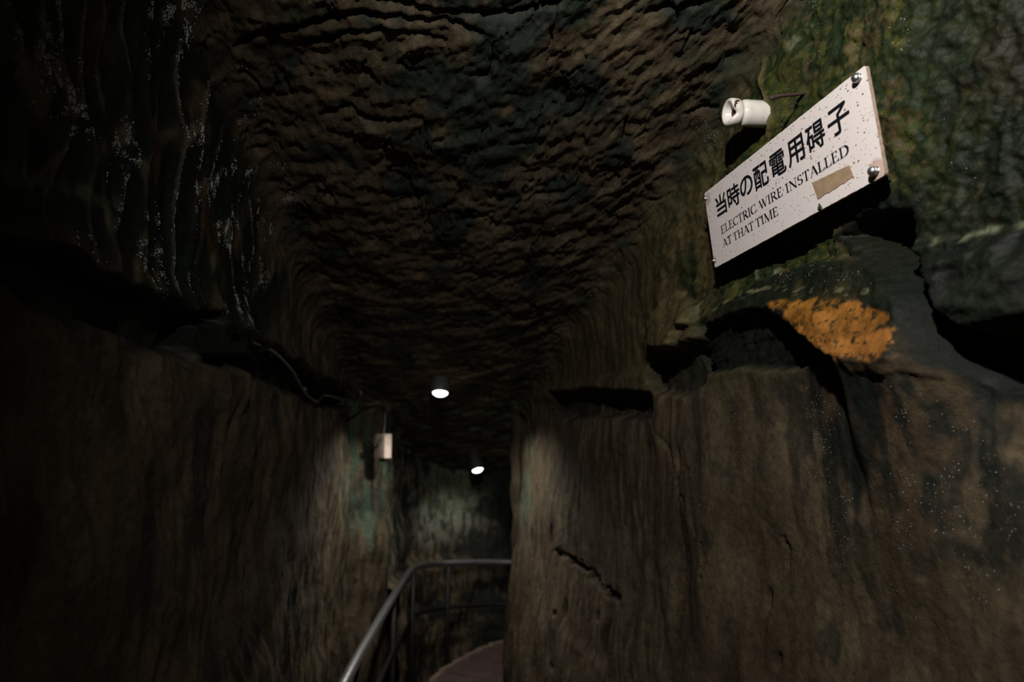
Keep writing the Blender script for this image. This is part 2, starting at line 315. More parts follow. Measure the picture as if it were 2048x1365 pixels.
# ------------------------------------------------------------------ materials
def newmat(name):
    m = bpy.data.materials.new(name); m.use_nodes = True; nt = m.node_tree
    return m, nt, nt.nodes['Principled BSDF']
def rock_mat():
    m, nt, b = newmat('carved_rock'); N = nt.nodes; Lk = nt.links
    at = N.new('ShaderNodeAttribute'); at.attribute_name = 'col'
    aw = N.new('ShaderNodeAttribute'); aw.attribute_name = 'wet'
    tc = N.new('ShaderNodeTexCoord')
    def noise(sc, det, rough=.6):
        n = N.new('ShaderNodeTexNoise'); n.inputs['Scale'].default_value = sc; n.inputs['Detail'].default_value = det
        n.inputs['Roughness'].default_value = rough; Lk.new(tc.outputs['Object'], n.inputs['Vector']); return n
    n1 = noise(55, 6, .65); n2 = noise(260, 3, .6)
    mr = N.new('ShaderNodeMapRange'); mr.inputs[1].default_value = .3; mr.inputs[2].default_value = .7; mr.inputs[3].default_value = .62; mr.inputs[4].default_value = 1.4
    Lk.new(n1.outputs[0], mr.inputs[0])
    mx = N.new('ShaderNodeMix'); mx.data_type = 'RGBA'; mx.blend_type = 'MULTIPLY'; mx.inputs[0].default_value = 1
    Lk.new(at.outputs['Color'], mx.inputs[6]); Lk.new(mr.outputs[0], mx.inputs[7]); Lk.new(mx.outputs[2], b.inputs['Base Color'])
    r = N.new('ShaderNodeMapRange'); r.inputs[1].default_value = 0; r.inputs[2].default_value = 1; r.inputs[3].default_value = .95; r.inputs[4].default_value = .42
    ad = N.new('ShaderNodeMath'); ad.operation = 'MULTIPLY_ADD'; ad.inputs[1].default_value = .8; ad.inputs[2].default_value = -.35
    Lk.new(n2.outputs[0], ad.inputs[0])
    a2 = N.new('ShaderNodeMath'); a2.operation = 'ADD'; Lk.new(aw.outputs['Fac'], a2.inputs[0]); Lk.new(ad.outputs[0], a2.inputs[1])
    Lk.new(a2.outputs[0], r.inputs[0]); Lk.new(r.outputs[0], b.inputs['Roughness'])
    b.inputs['Specular IOR Level'].default_value = .20
    bp = N.new('ShaderNodeBump'); bp.inputs['Strength'].default_value = .75; bp.inputs['Distance'].default_value = .0045; Lk.new(n1.outputs[0], bp.inputs['Height'])
    bq = N.new('ShaderNodeBump'); bq.inputs['Strength'].default_value = .55; bq.inputs['Distance'].default_value = .0015; Lk.new(n2.outputs[0], bq.inputs['Height'])
    Lk.new(bp.outputs[0], bq.inputs['Normal']); Lk.new(bq.outputs[0], b.inputs['Normal'])
    return m
ROCK = rock_mat()
def plain(name, col, rough=.5, metal=0., spec=.5, var=0., vscale=40, vcol=None, bump=0., bscale=80, stretch=None):
    m, nt, b = newmat(name); N = nt.nodes; Lk = nt.links
    b.inputs['Base Color'].default_value = (*col, 1); b.inputs['Roughness'].default_value = rough
    b.inputs['Metallic'].default_value = metal; b.inputs['Specular IOR Level'].default_value = spec
    tc = N.new('ShaderNodeTexCoord')
    n = N.new('ShaderNodeTexNoise'); n.inputs['Scale'].default_value = vscale; n.inputs['Detail'].default_value = 5
    Lk.new(tc.outputs['Object'], n.inputs['Vector'])
    cr = N.new('ShaderNodeValToRGB'); cr.color_ramp.elements[0].position = .5-.5*max(var, .02); cr.color_ramp.elements[1].position = .5+.35
    cr.color_ramp.elements[0].color = (*col, 1); cr.color_ramp.elements[1].color = (*(vcol or [c*.8 for c in col]), 1)
    Lk.new(n.outputs[0], cr.inputs[0]); Lk.new(cr.outputs[0], b.inputs['Base Color'])
    if bump:
        n2 = N.new('ShaderNodeTexNoise'); n2.inputs['Scale'].default_value = bscale; Lk.new(tc.outputs['Object'], n2.inputs['Vector'])
        bp = N.new('ShaderNodeBump'); bp.inputs['Distance'].default_value = bump; Lk.new(n2.outputs[0], bp.inputs['Height']); Lk.new(bp.outputs[0], b.inputs['Normal'])
    return m
M_CABLE = plain('black_cable', (.022, .022, .022), .24, 0, .9, .1, 60, (.02, .018, .016), .0006, 300)
M_STEEL = plain('worn_steel', (.82, .82, .83), .33, .95, .5, .2, 70, (.42, .41, .40), .0008, 60)
M_BOLT = plain('galvanised_bolt', (.50, .51, .52), .33, .95, .5, .2, 300, (.16, .15, .14), .0003, 700)
M_POST = plain('dark_post', (.014, .014, .015), .5, .3, .4, .3, 60, (.03, .025, .02))
M_PORC = plain('glazed_porcelain', (.74, .71, .66), .16, 0, .6, .1, 60, (.66, .58, .50))
M_RUST = plain('rust', (.12, .045, .018), .9, 0, .3, .4, 300, (.05, .022, .012), .001, 400)
M_NAIL = plain('rusty_nail', (.085, .045, .034), .85, 0, .3, .5, 250, (.035, .022, .02), .0015, 350)
M_BOX = plain('weathered_plastic', (.52, .42, .35), .55, 0, .4, .3, 40, (.40, .31, .25))
M_INK = plain('black_ink', (.006, .007, .010), .45)
M_LAMP = plain('lamp_housing', (.10, .105, .105), .5, .2)
M_GROUND = plain('stone_ground', (.07, .055, .045), .9, 0, .3, .4, 8, (.04, .032, .027), .006, 30)
M_STEP = plain('reddish_tread', (.16, .105, .095), .8, 0, .3, .4, 12, (.10, .066, .058), .003, 60)
M_NOSE = plain('tread_edge', (.36, .27, .20), .85, 0, .3, .4, 30, (.18, .13, .10))
M_DROP = plain('water_drop', (.60, .64, .62), .10, 0, 1.0)  # whitish body colour helps stand in for the glints
M_LEAF = plain('green_scrap', (.03, .075, .03), .8, 0, .3, .5, 300, (.012, .025, .012), .002, 400)
def emis(name, col, st):
    m, nt, b = newmat(name); b.inputs['Base Color'].default_value = (*col, 1)
    b.inputs['Emission Color'].default_value = (*col, 1); b.inputs['Emission Strength'].default_value = st; return m
M_GLOW = emis('lamp_glow', (1.0, .98, .95), 7.0)
def sign_mat():
    m, nt, b = newmat('enamel_sign_face'); N = nt.nodes; Lk = nt.links
    tc = N.new('ShaderNodeTexCoord')
    def vo(scale):
        mp = N.new('ShaderNodeMapping'); mp.inputs['Scale'].default_value = (1.0, 1.0, 1.5)
        Lk.new(tc.outputs['Object'], mp.inputs[0])
        v = N.new('ShaderNodeTexVoronoi'); v.inputs['Scale'].default_value = scale; Lk.new(mp.outputs[0], v.inputs['Vector']); return v
    base = N.new('ShaderNodeRGB'); base.outputs[0].default_value = (.74, .685, .665, 1); cur = base.outputs[0]
    for scale, thr, col, frac in ((80, .12, (.20, .13, .075, 1), .45), (150, .14, (.34, .26, .19, 1), .35), (60, .085, (.03, .025, .02, 1), .62), (105, .11, (.10, .07, .05, 1), .60)):
        v = vo(scale)
        sp = N.new('ShaderNodeSeparateColor'); Lk.new(v.outputs['Color'], sp.inputs[0])
        th = N.new('ShaderNodeMapRange'); th.inputs[1].default_value = frac; th.inputs[2].default_value = 1; th.inputs[3].default_value = 0; th.inputs[4].default_value = thr*2
        Lk.new(sp.outputs[0], th.inputs[0])
        lt = N.new('ShaderNodeMath'); lt.operation = 'LESS_THAN'; Lk.new(v.outputs['Distance'], lt.inputs[0]); Lk.new(th.outputs[0], lt.inputs[1])
        mx = N.new('ShaderNodeMix'); mx.data_type = 'RGBA'; Lk.new(lt.outputs[0], mx.inputs[0]); Lk.new(cur, mx.inputs[6]); mx.inputs[7].default_value = col; cur = mx.outputs[2]
    n = N.new('ShaderNodeTexNoise'); n.inputs['Scale'].default_value = 9; n.inputs['Detail'].default_value = 5; Lk.new(tc.outputs['Object'], n.inputs['Vector'])
    # brown corner stain, low right, and at the left screws
    for cx, cz, r in ((.603, .010, .022), (.012, .180, .013), (.004, .02, .009)):
        vd = N.new('ShaderNodeVectorMath'); vd.operation = 'DISTANCE'; Lk.new(tc.outputs['Object'], vd.inputs[0]); vd.inputs[1].default_value = (cx, -.002, cz)
        ad = N.new('ShaderNodeMath'); ad.operation = 'MULTIPLY_ADD'; ad.inputs[1].default_value = .03; Lk.new(n.outputs[0], ad.inputs[0]); Lk.new(vd.outputs['Value'], ad.inputs[2])
        mr = N.new('ShaderNodeMapRange'); mr.inputs[1].default_value = r+.012; mr.inputs[2].default_value = r+.018; mr.inputs[3].default_value = .62; mr.inputs[4].default_value = 0; Lk.new(ad.outputs[0], mr.inputs[0])
        mx = N.new('ShaderNodeMix'); mx.data_type = 'RGBA'; Lk.new(mr.outputs[0], mx.inputs[0]); Lk.new(cur, mx.inputs[6]); mx.inputs[7].default_value = (.42, .25, .17, 1); cur = mx.outputs[2]
    Lk.new(cur, b.inputs['Base Color']); b.inputs['Roughness'].default_value = .55; b.inputs['Specular IOR Level'].default_value = .25
    return m
M_SIGN = sign_mat()
M_EDGE = plain('sign_edge', (.22, .15, .11), .85, 0, .2, .4, 120, (.40, .33, .27))
M_TAPE = plain('old_tape', (.40, .29, .18), .7, 0, .3, .5, 45, (.24, .165, .10), .0003, 300)

# ------------------------------------------------------------------ mesh helpers
def props(o, **k):
    for a, b in k.items(): o[a] = b
    return o
def mesh_obj(name, verts, faces, mat, parent=None, smooth=True):
    me = bpy.data.meshes.new(name); me.from_pydata([tuple(v) for v in verts], [], faces); me.update()
    if smooth: me.polygons.foreach_set('use_smooth', [True]*len(me.polygons))
    if mat: me.materials.append(mat)
    o = bpy.data.objects.new(name, me); C.objects.link(o)
    if parent: o.parent = parent
    return o
def bm_obj(name, bm, mat, parent=None, smooth=True):
    me = bpy.data.meshes.new(name); bm.to_mesh(me); bm.free()
    if smooth: me.polygons.foreach_set('use_smooth', [True]*len(me.polygons))
    me.materials.append(mat)
    o = bpy.data.objects.new(name, me); C.objects.link(o)
    if parent: o.parent = parent
    return o
def empty(name, loc, label=None, cat=None, group=None, rot=None):
    o = bpy.data.objects.new(name, None); C.objects.link(o); o.location = loc; o.empty_display_size = .05
    if rot is not None: o.rotation_euler = rot
    if label: o['label'] = label
    if cat: o['category'] = cat
    if group: o['group'] = group
    return o
def grid_obj(name, P, col, wet, mat=ROCK, flip=False):
    ni, nj = P.shape[:2]; me = bpy.data.meshes.new(name); nv = ni*nj
    me.vertices.add(nv); me.vertices.foreach_set('co', P.reshape(-1).astype(np.float32))
    idx = np.arange(nv).reshape(ni, nj)
    q = np.stack([idx[:-1, :-1], idx[1:, :-1], idx[1:, 1:], idx[:-1, 1:]], -1).reshape(-1, 4)
    if flip: q = q[:, ::-1]
    nf = len(q); me.loops.add(nf*4); me.loops.foreach_set('vertex_index', q.reshape(-1).astype(np.int32))
    me.polygons.add(nf); me.polygons.foreach_set('loop_start', np.arange(0, nf*4, 4, dtype=np.int32))
    me.polygons.foreach_set('use_smooth', np.ones(nf, bool)); me.update(calc_edges=True)
    a = me.attributes.new('col', 'FLOAT_COLOR', 'POINT')
    rgba = np.concatenate([col.reshape(-1, 3), np.ones((nv, 1))], 1).astype(np.float32); a.data.foreach_set('color', rgba.reshape(-1))
    b = me.attributes.new('wet', 'FLOAT', 'POINT'); b.data.foreach_set('value', wet.reshape(-1).astype(np.float32))
    me.materials.append(mat)
    o = bpy.data.objects.new(name, me); C.objects.link(o); o['kind'] = 'structure'; return o
def tube(name, pts, rad, mat, parent=None, seg=12, closed_ends=True, sub=6):
    """smooth tube through the points; rad is a number or one per point"""
    pts = [Vector(p) for p in pts]; n = len(pts)
    rad = [rad]*n if not hasattr(rad, '__len__') else rad
    P, Rr = [], []
    for i in range(n-1):
        p0, p1, p2, p3 = pts[max(i-1, 0)], pts[i], pts[i+1], pts[min(i+2, n-1)]
        for k in range(sub):
            t = k/sub
            P.append(.5*((2*p1)+(p2-p0)*t+(2*p0-5*p1+4*p2-p3)*t*t+(3*p1-p0-3*p2+p3)*t**3)); Rr.append(rad[i]+(rad[i+1]-rad[i])*t)
    P.append(pts[-1]); Rr.append(rad[-1])
    V, Fc = [], []; up = None
    for i, p in enumerate(P):
        tg = (P[min(i+1, len(P)-1)]-P[max(i-1, 0)]).normalized()
        if up is None: up = tg.orthogonal().normalized()
        else: up = (up-tg*up.dot(tg)).normalized()
        sd = tg.cross(up)
        for k in range(seg):
            a = 2*math.pi*k/seg; V.append(p+(up*math.cos(a)+sd*math.sin(a))*Rr[i])
    for i in range(len(P)-1):
        for k in range(seg):
            Fc.append((i*seg+k, i*seg+(k+1) % seg, (i+1)*seg+(k+1) % seg, (i+1)*seg+k))
    if closed_ends:
        Fc.append(tuple(range(seg))[::-1]); Fc.append(tuple((len(P)-1)*seg+k for k in range(seg)))
    return mesh_obj(name, V, Fc, mat, parent)
def lathe(name, prof, mat, parent=None, seg=40, M=None, wob=0, rot0=0):
    """prof: (axial, radius) pairs turned about local x"""
    V, Fc = [], []; n = len(prof)
    for i, (a, r) in enumerate(prof):
        for k in range(seg):
            t = 2*math.pi*k/seg+rot0; rr = r*(1+wob*math.sin(3*t+a*60)); V.append(Vector((a, rr*math.cos(t), rr*math.sin(t))))
    for i in range(n-1):
        for k in range(seg): Fc.append((i*seg+k, (i+1)*seg+k, (i+1)*seg+(k+1) % seg, i*seg+(k+1) % seg))
    if M is not None: V = [M@v for v in V]
    return mesh_obj(name, V, Fc, mat, parent)
def rbox(bm, size, loc=(0, 0, 0), bev=.0, seg=2, rot=None):
    r = bmesh.ops.create_cube(bm, size=1); vs = r['verts']
    for v in vs: v.co = Vector((v.co.x*size[0], v.co.y*size[1], v.co.z*size[2]))
    if bev:
        es = list({e for v in vs for e in v.link_edges})
        g = bmesh.ops.bevel(bm, geom=es, offset=bev, segments=seg, affect='EDGES', profile=.6)
        vs = list({v for f in g['faces'] for v in f.verts} | {v for v in vs if v.is_valid})
    for v in vs:
        if rot is not None: v.co = rot@v.co
        v.co += Vector(loc)
    return vs

# ------------------------------------------------------------------ the passage: one swept rock surface cut into walls and ceiling
def stations():
    ys = [-.9]; y = -.9
    while y < 4.52:
        if y < .55: st = .03
        else: st = np.clip(.0034*(y/.95)**1.75, .0034, .012)
        y += st; ys.append(y)
    return np.array(ys)
YS = stations(); NY = len(YS)
RC_ = .10
NW_L, NW_R, NA, NC = 430, 620, 100, 380
def rows_wall(n):
    t = np.linspace(0, 1, n); return t
def build_shell():
    y = YS[:, None]
    xl = XL(YS)[:, None]; zc = zC(YS)[:, None]
    rc = RC_
    zt = zc-rc; zb = np.minimum(-.37*np.maximum(YS, .0)-.12, 0)[:, None]; zf = -CZ-.05
    def wall_z(n):
        t = np.linspace(0, 1, n)[None]; z = zt+(zb-zt)*t
        tail = zb+(zf-zb)*np.linspace(0, 1, 22)[None, 1:]
        return np.concatenate([z, tail], 1)
    res = {}
    for side in 'LR':
        z = wall_z(NW_L if side == 'L' else NW_R); Y = np.broadcast_to(y, z.shape)
        xf = XL if side == 'L' else XR
        X = np.broadcast_to(xf(YS)[:, None], z.shape) if side == 'L' else XR(Y, z)
        hw = .5
        # arc rows, from the ceiling down to the wall
        th = np.linspace(0, math.pi/2, NA)[None]; sg = -1 if side == 'L' else 1
        xw = X[:, :1]
        Xa = xw-sg*rc+sg*rc*np.sin(th); Za = zc-rc+rc*np.cos(th); nxa = -sg*np.sin(th)+0*Xa; nza = -np.cos(th)+0*Xa
        Xw = np.concatenate([Xa, X[:, 1:]], 1); Zw = np.concatenate([Za, z[:, 1:]], 1)
        nx = np.concatenate([nxa, np.full_like(X[:, 1:], -sg)], 1); nz = np.concatenate([nza, np.zeros_like(X[:, 1:])], 1)
        Yw = np.broadcast_to(y, Xw.shape)
        tha = np.concatenate([np.broadcast_to(th, Xa.shape), np.full_like(X[:, 1:], math.pi/2)], 1)
        zz = np.concatenate([zc-rc+rc*(math.pi/2-th), z[:, 1:]], 1)     # arc length carried on as a height
        res[side] = [Xw, Yw, Zw, nx, nz, tha, zz]
    xa = (XL(YS)+rc)[:, None]; xb = (XR(YS, zt[:, 0])-rc)[:, None]
    t = np.linspace(0, 1, NC)[None]; Xc = xa+(xb-xa)*t; Yc = np.broadcast_to(y, Xc.shape); Zc = np.broadcast_to(zc, Xc.shape)
    out = {}
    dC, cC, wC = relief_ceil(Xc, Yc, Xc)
    for side in 'LR':
        Xw, Yw, Zw, nx, nz, tha, zz = res[side]
        m = tha/(math.pi/2); m = sst(.25, 1.0, m)
        if side == 'L': d, c, wt, pale, e = relief_left(Yw, zz, zz)
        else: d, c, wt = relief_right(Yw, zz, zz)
        # ceiling relief unrolled over the arc
        sg = -1 if side == 'L' else 1
        xe = xa if side == 'L' else xb
        na = NA+40
        d2, c2, w2 = relief_ceil(xe+sg*RC_*tha[:, :na], Yw[:, :na], None)
        mm = m[:, :na]
        d[:, :na] = lerp(d2, d[:, :na], mm); c[:, :na] = c2*(1-mm[..., None])+c[:, :na]*mm[..., None]; wt[:, :na] = lerp(w2, wt[:, :na], mm)
        P = np.stack([Xw+nx*d, Yw, Zw+nz*d+CZ], -1)
        out[side] = (P, c, wt, (pale, e) if side == 'L' else None)
    Pc = np.stack([Xc, Yc, Zc-dC+CZ], -1); out['C'] = (Pc, cC, wC)
    return out
SH = build_shell()
wall_left = grid_obj('wall_left', SH['L'][0], SH['L'][1], SH['L'][2])
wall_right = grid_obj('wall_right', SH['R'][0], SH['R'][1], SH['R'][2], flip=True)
ceiling = grid_obj('ceiling', SH['C'][0], SH['C'][1], SH['C'][2], flip=True)

# the turn behind the portal
def plan_wall(name, pts, n, m, zlo, zhi, seed, fn, out_sign=1):
    pts = np.array(pts, float); seg = np.hypot(*(pts[1:]-pts[:-1]).T); L = np.concatenate([[0], np.cumsum(seg)])
    def sm(t):
        k = np.interp(t, L, np.arange(len(L))); i = np.clip(k.astype(int), 0, len(pts)-2); f = (k-i)[:, None]
        p0, p1, p2, p3 = pts[np.maximum(i-1, 0)], pts[i], pts[i+1], pts[np.minimum(i+2, len(pts)-1)]
        return .5*(2*p1+(p2-p0)*f+(2*p0-5*p1+4*p2-p3)*f*f+(3*p1-p0-3*p2+p3)*f**3)
    t = np.linspace(0, L[-1], n); p = sm(t); tg = np.gradient(p, axis=0); tg /= np.linalg.norm(tg, axis=1)[:, None]
    nr = np.stack([tg[:, 1], -tg[:, 0]], 1)*out_sign
    z = np.linspace(zhi, zlo, m)[None]; T = np.broadcast_to(t[:, None], (n, m)); Z = np.broadcast_to(z, (n, m))
    d, c, wt = fn(T, Z, p[:, None, :]+0*Z[..., None])
    P = np.stack([p[:, None, 0]+nr[:, None, 0]*d, p[:, None, 1]+nr[:, None, 1]*d, Z+CZ], -1)
    return grid_obj(name, P, c, wt)
def back_fn(t, z, p):
    n1 = fbm(t*5, z*4, 4, 301)
    f1, e, rid, ox, oy = vor((t+.05*n1)/.09, z/.34+n1*.3, 303)
    d = (f1-.35)*.03+fbm(t*2, z*2, 3, 304)*.06+fbm(t*14, z*10, 4, 305)*.010
    led = sst(-.93, -1.03, z+.05*n1+.04*(t-2)); d = d+.10*led
    c = mixc(np.broadcast_to(BROWN*.95, t.shape+(3,)).copy(), BROWN2, sst(-.2, .4, fbm(t*4, z*3, 4, 306)))
    g = np.exp(-((p[..., 0]+.55)/.42)**2)*sst(-1.0, -.6, z)
    c = mixc(c, np.array([.17, .18, .14]), g*sst(-.5, .15, n1+.15))  # far lamp's lit area painted in as a pale patch
    fs = fbm(t*24, z*4.5, 4, 310); c = mixc(c, UMBER*.6, sst(.02, .35, fs)*.85)
    c = mixc(c, SLATE, sst(.0, .3, fbm(t*6, z*5, 4, 308)+.6*sst(-.45, -.1, p[..., 0]))*.85)  # slate mottling, plus darkness of the unlit right part put into the colour
    c = mixc(c, np.array([.16, .19, .11]), np.exp(-((p[..., 0]+.45)/.22)**2-((z+.42)/.2)**2)*.8*sst(-.4, .2, fbm(t*12, z*12, 3, 309)))  # greenish core of the lit patch, also painted in
    return d, c, .2+0*t
plan_wall('wall_back', [(-.80, 4.50), (-.82, 4.85), (-.84, 5.2), (-.76, 5.6), (-.52, 5.92), (-.1, 6.1), (.6, 6.2), (1.9, 6.3)], 420, 300, -CZ-.05, .35, 1, back_fn)
def side_fn(t, z, p):
    n1 = fbm(t*5, z*4, 4, 321); d = n1*.03
    c = mixc(np.broadcast_to(BROWN, t.shape+(3,)).copy(), UMBER, sst(-.2, .3, n1)); return d, c, .2+0*t
plan_wall('wall_inner', [(.05, 4.50), (.0, 4.50+.06), (.06, 4.62), (.5, 4.75), (1.9, 4.9)][::-1], 60, 80, -CZ-.05, .35, 2, side_fn)
# ceiling of the turn
yy, xx = np.meshgrid(np.linspace(4.48, 6.7, 170), np.linspace(-1.3, 1.9, 200), indexing='ij')
dd, cc, ww = relief_ceil(xx, yy, None)
cc = mixc(cc, BROWN2*1.3, sst(.28, .12, np.hypot(xx-LAMP2[0]-.05, yy-LAMP2[1]))*.8)  # warm halo beside the far lamp painted into the rock colour
zz = .232-.31*(yy-4.5)
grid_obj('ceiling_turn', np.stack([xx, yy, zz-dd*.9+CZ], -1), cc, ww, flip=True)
# ground of the trench
gx, gy = np.meshgrid(np.linspace(-1.4, 2.0, 90), np.linspace(-1, 6.8, 160), indexing='ij')
gd = fbm(gx*4, gy*4, 4, 340)
grid_obj('floor', np.stack([gx, gy, gd*.02], -1), mixc(np.broadcast_to(UMBER, gx.shape+(3,)).copy(), BROWN, sst(-.3, .3, gd)), gx*0+.3)

bvh_left = BVHTree.FromObject(wall_left, bpy.context.evaluated_depsgraph_get())
bvh_right = BVHTree.FromObject(wall_right, bpy.context.evaluated_depsgraph_get())
ORG = Vector((0, 0, CZ))
def cast(bvh, px, py):
    d = Vector(ray(px, py)).normalized(); r = bvh.ray_cast(ORG, d); return r[0], r[1], r[3]

# ------------------------------------------------------------------ sign
q = Vector((0.566, 1.401, 0.546+CZ)); ea, eb, ec = -1.392, .099, -.005
ROT = Matrix.Rotation(ea, 4, 'Z')@Matrix.Rotation(eb, 4, 'X')@Matrix.Rotation(ec, 4, 'Y')
SW, SH_ = .617, .20
M_S = Matrix.Translation(q)@ROT@Matrix.Translation((-SW/2, 0, -SH_/2))     # local x right, z up, -y to the viewer
sign = empty('sign', (0, 0, 0), 'white speckled rectangular sign with black Japanese and English lettering, bolted to the mossy wall', 'sign')
sign.matrix_world = M_S
def panel():
    # slightly chipped outline with rounded corners
    rnd = random.Random(4); r = .006; out = []
    for cx, cz, a0 in ((SW-r, SH_-r, 0), (r, SH_-r, 90), (r, r, 180), (SW-r, r, 270)):
        for k in range(5):
            a = math.radians(a0+k*22.5); out.append((cx+r*math.cos(a), cz+r*math.sin(a)))
    dense = []
    for i in range(len(out)):
        a, b = out[i], out[(i+1) % len(out)]; n = max(1, int(math.dist(a, b)/.008))
        for k in range(n):
            t = k/n; j = rnd.uniform(-.0004, .0004) if n > 3 else 0
            dense.append((a[0]+(b[0]-a[0])*t+j, a[1]+(b[1]-a[1])*t+j))
    n = len(dense); T = .007
    V = [(x, 0, z) for x, z in dense]+[(x, T, z) for x, z in dense]
    o = mesh_obj('panel', V, [tuple(range(n)), tuple(range(n, 2*n))[::-1]]+[(i, n+i, n+(i+1) % n, (i+1) % n) for i in range(n)], M_SIGN, sign, False)
    o.data.materials.append(M_EDGE)
    for p in o.data.polygons[2:]: p.material_index = 1
    return o
panel()
# Japanese line, heavy rounded gothic
def kanji():
    bm = bmesh.new()
    cells = [.0500, .1100, .1706, .2330, .3000, .3655, .4315, .4990]
    tops = {'の': (.1225, .0445, .0555)}
    for ch, u0 in zip('当時の配電用碍子', cells):
        cu = bpy.data.curves.new('glyph', 'FONT'); cu.body = ch; cu.size = 1; cu.resolution_u = 6
        ob = bpy.data.objects.new('glyph', cu); C.objects.link(ob); bpy.context.view_layer.update()
        me = bpy.data.meshes.new_from_object(ob); n = len(me.vertices); co = np.empty(n*3); me.vertices.foreach_get('co', co); co = co.reshape(-1, 3)
        lo, hi = co.min(0), co.max(0); wd = {'の': .056, '当': .052, '子': .062}.get(ch, .0575); ht = {'の': .046}.get(ch, .0535); zb = {'の': .1205}.get(ch, .1155)
        g = .0011; wd -= 2*g; ht -= 2*g
        for k in range(9):      # heavy weight: the outline swept round a small circle
            a = math.pi*k/4; ox, oz = (0, 0) if k == 8 else (g*math.cos(a), g*math.sin(a))
            vs = [bm.verts.new((u0+g+ox+(c[0]-lo[0])/(hi[0]-lo[0])*wd, -.0006-.00002*k, zb+g+oz+(c[1]-lo[1])/(hi[1]-lo[1])*ht)) for c in co]
            for p in me.polygons: bm.faces.new([vs[i] for i in p.vertices])
        bpy.data.objects.remove(ob); bpy.data.meshes.remove(me)
    return bm_obj('japanese_lettering', bm, M_INK, sign, False)
kanji()
# book serif capitals drawn stroke by stroke (unit cap height)
def glyph(ch):
    Q = []
    def quad(*p): Q.append(list(p))
    def stem(x, wd=.125, y0=0, y1=1, s0=True, s1=True, lean=0):
        quad((x-wd/2, y0), (x+wd/2, y0), (x+wd/2+lean, y1), (x-wd/2+lean, y1))
        if s0: quad((x-wd/2-.09, y0), (x+wd/2+.09, y0), (x+wd/2+.085, y0+.03), (x-wd/2-.085, y0+.03)); quad((x-wd/2-.045, y0+.03), (x+wd/2+.045, y0+.03), (x+wd/2, y0+.07), (x-wd/2, y0+.07))
        if s1: x2 = x+lean; quad((x2-wd/2-.085, y1-.03), (x2+wd/2+.085, y1-.03), (x2+wd/2+.09, y1), (x2-wd/2-.09, y1)); quad((x2-wd/2, y1-.07), (x2+wd/2, y1-.07), (x2+wd/2+.045, y1-.03), (x2-wd/2-.045, y1-.03))
    def bar(x0, x1, y, t=.045): quad((x0, y), (x1, y), (x1, y+t), (x0, y+t))
    def dia(x0, y0, x1, y1, wd): quad((x0-wd/2, y0), (x0+wd/2, y0), (x1+wd/2, y1), (x1-wd/2, y1))
    def arc(cx, cy, rx, ry, a0, a1, w0, w1, n=18):
        P = []
        for i in range(n+1):
            a = math.radians(a0+(a1-a0)*i/n); t = w0+(w1-w0)*abs(math.cos(a))
            P.append(((cx+(rx-t/2)*math.cos(a), cy+(ry-t*.35)*math.sin(a)), (cx+(rx+t/2)*math.cos(a), cy+(ry+t*.35)*math.sin(a))))
        for a, b in zip(P[:-1], P[1:]): quad(a[0], b[0], b[1], a[1])
    def hs(x, y0, y1, d=.05): quad((x-.012, y0), (x+.022, y0), (x+.012+d*0, y1), (x-.012, y1))
    if ch == 'E': stem(.16); bar(.16, .55, 0); bar(.16, .50, .955); bar(.16, .42, .50); quad((.55, 0), (.60, .22), (.572, .22), (.44, .02)); quad((.50, 1), (.525, .80), (.50, .80), (.40, .96)); quad((.42, .41), (.445, .41), (.445, .64), (.42, .64)); w = .62
    elif ch == 'L': stem(.16); bar(.16, .53, 0); quad((.53, 0), (.58, .24), (.552, .24), (.42, .02)); w = .56
    elif ch == 'I': stem(.17); w = .34
    elif ch == 'T': stem(.32, s1=False); bar(.03, .61, .955); quad((.03, 1), (.01, .78), (.035, .78), (.13, .96)); quad((.61, 1), (.63, .78), (.605, .78), (.51, .96)); w = .64
    elif ch == 'H': stem(.16); stem(.62); bar(.16, .62, .50); w = .78
    elif ch == 'D': stem(.16); bar(.16, .36, 0); bar(.16, .36, .955); arc(.34, .5, .345, .477, -90, 90, .06, .14); w = .76
    elif ch == 'C': arc(.42, .5, .345, .485, 48, 312, .05, .135, 26); quad((.63, .70), (.655, .70), (.655, .98), (.635, .98)); quad((.64, .06), (.665, .25), (.645, .25), (.62, .12)); w = .70
    elif ch == 'R': stem(.16); bar(.16, .34, .955); bar(.16, .34, .48); arc(.33, .74, .19, .235, -90, 90, .045, .125); dia(.35, .50, .64, 0, .14); quad((.57, 0), (.74, 0), (.74, .03), (.60, .05)); w = .70
    elif ch == 'A': dia(.08, 0, .36, 1, .05); dia(.60, 0, .35, 1, .135); bar(.19, .50, .33, .04); quad((-.01, 0), (.20, 0), (.20, .03), (-.01, .03)); quad((.47, 0), (.72, 0), (.72, .03), (.47, .03)); w = .68
    elif ch == 'N': stem(.14, .05); stem(.66, .05, s0=False); dia(.13, 1, .66, 0, .14); w = .80
    elif ch == 'M': stem(.13, .05); stem(.78, .13); dia(.14, 1, .45, 0, .13); dia(.45, 0, .76, 1, .05); w = .92
    elif ch == 'W': dia(.10, 1, .34, 0, .13); dia(.34, 0, .54, 1, .05); dia(.47, 1, .71, 0, .13); dia(.71, 0, .93, 1, .05); quad((-.02, .97), (.22, .97), (.22, 1), (-.02, 1)); quad((.36, .97), (.60, .97), (.60, 1), (.36, 1)); quad((.84, .97), (1.02, .97), (1.02, 1), (.84, 1)); w = 1.0
    elif ch == 'S':
        arc(.27, .735, .165, .235, 35, 270, .055, .12, 18); arc(.27, .265, .185, .235, 90, -145, .055, .13, 18)
        quad((.42, .74), (.445, .74), (.435, .99), (.41, .93)); quad((.075, .03), (.10, .08), (.085, .28), (.06, .28)); w = .52
    else: w = .30
    return Q, w
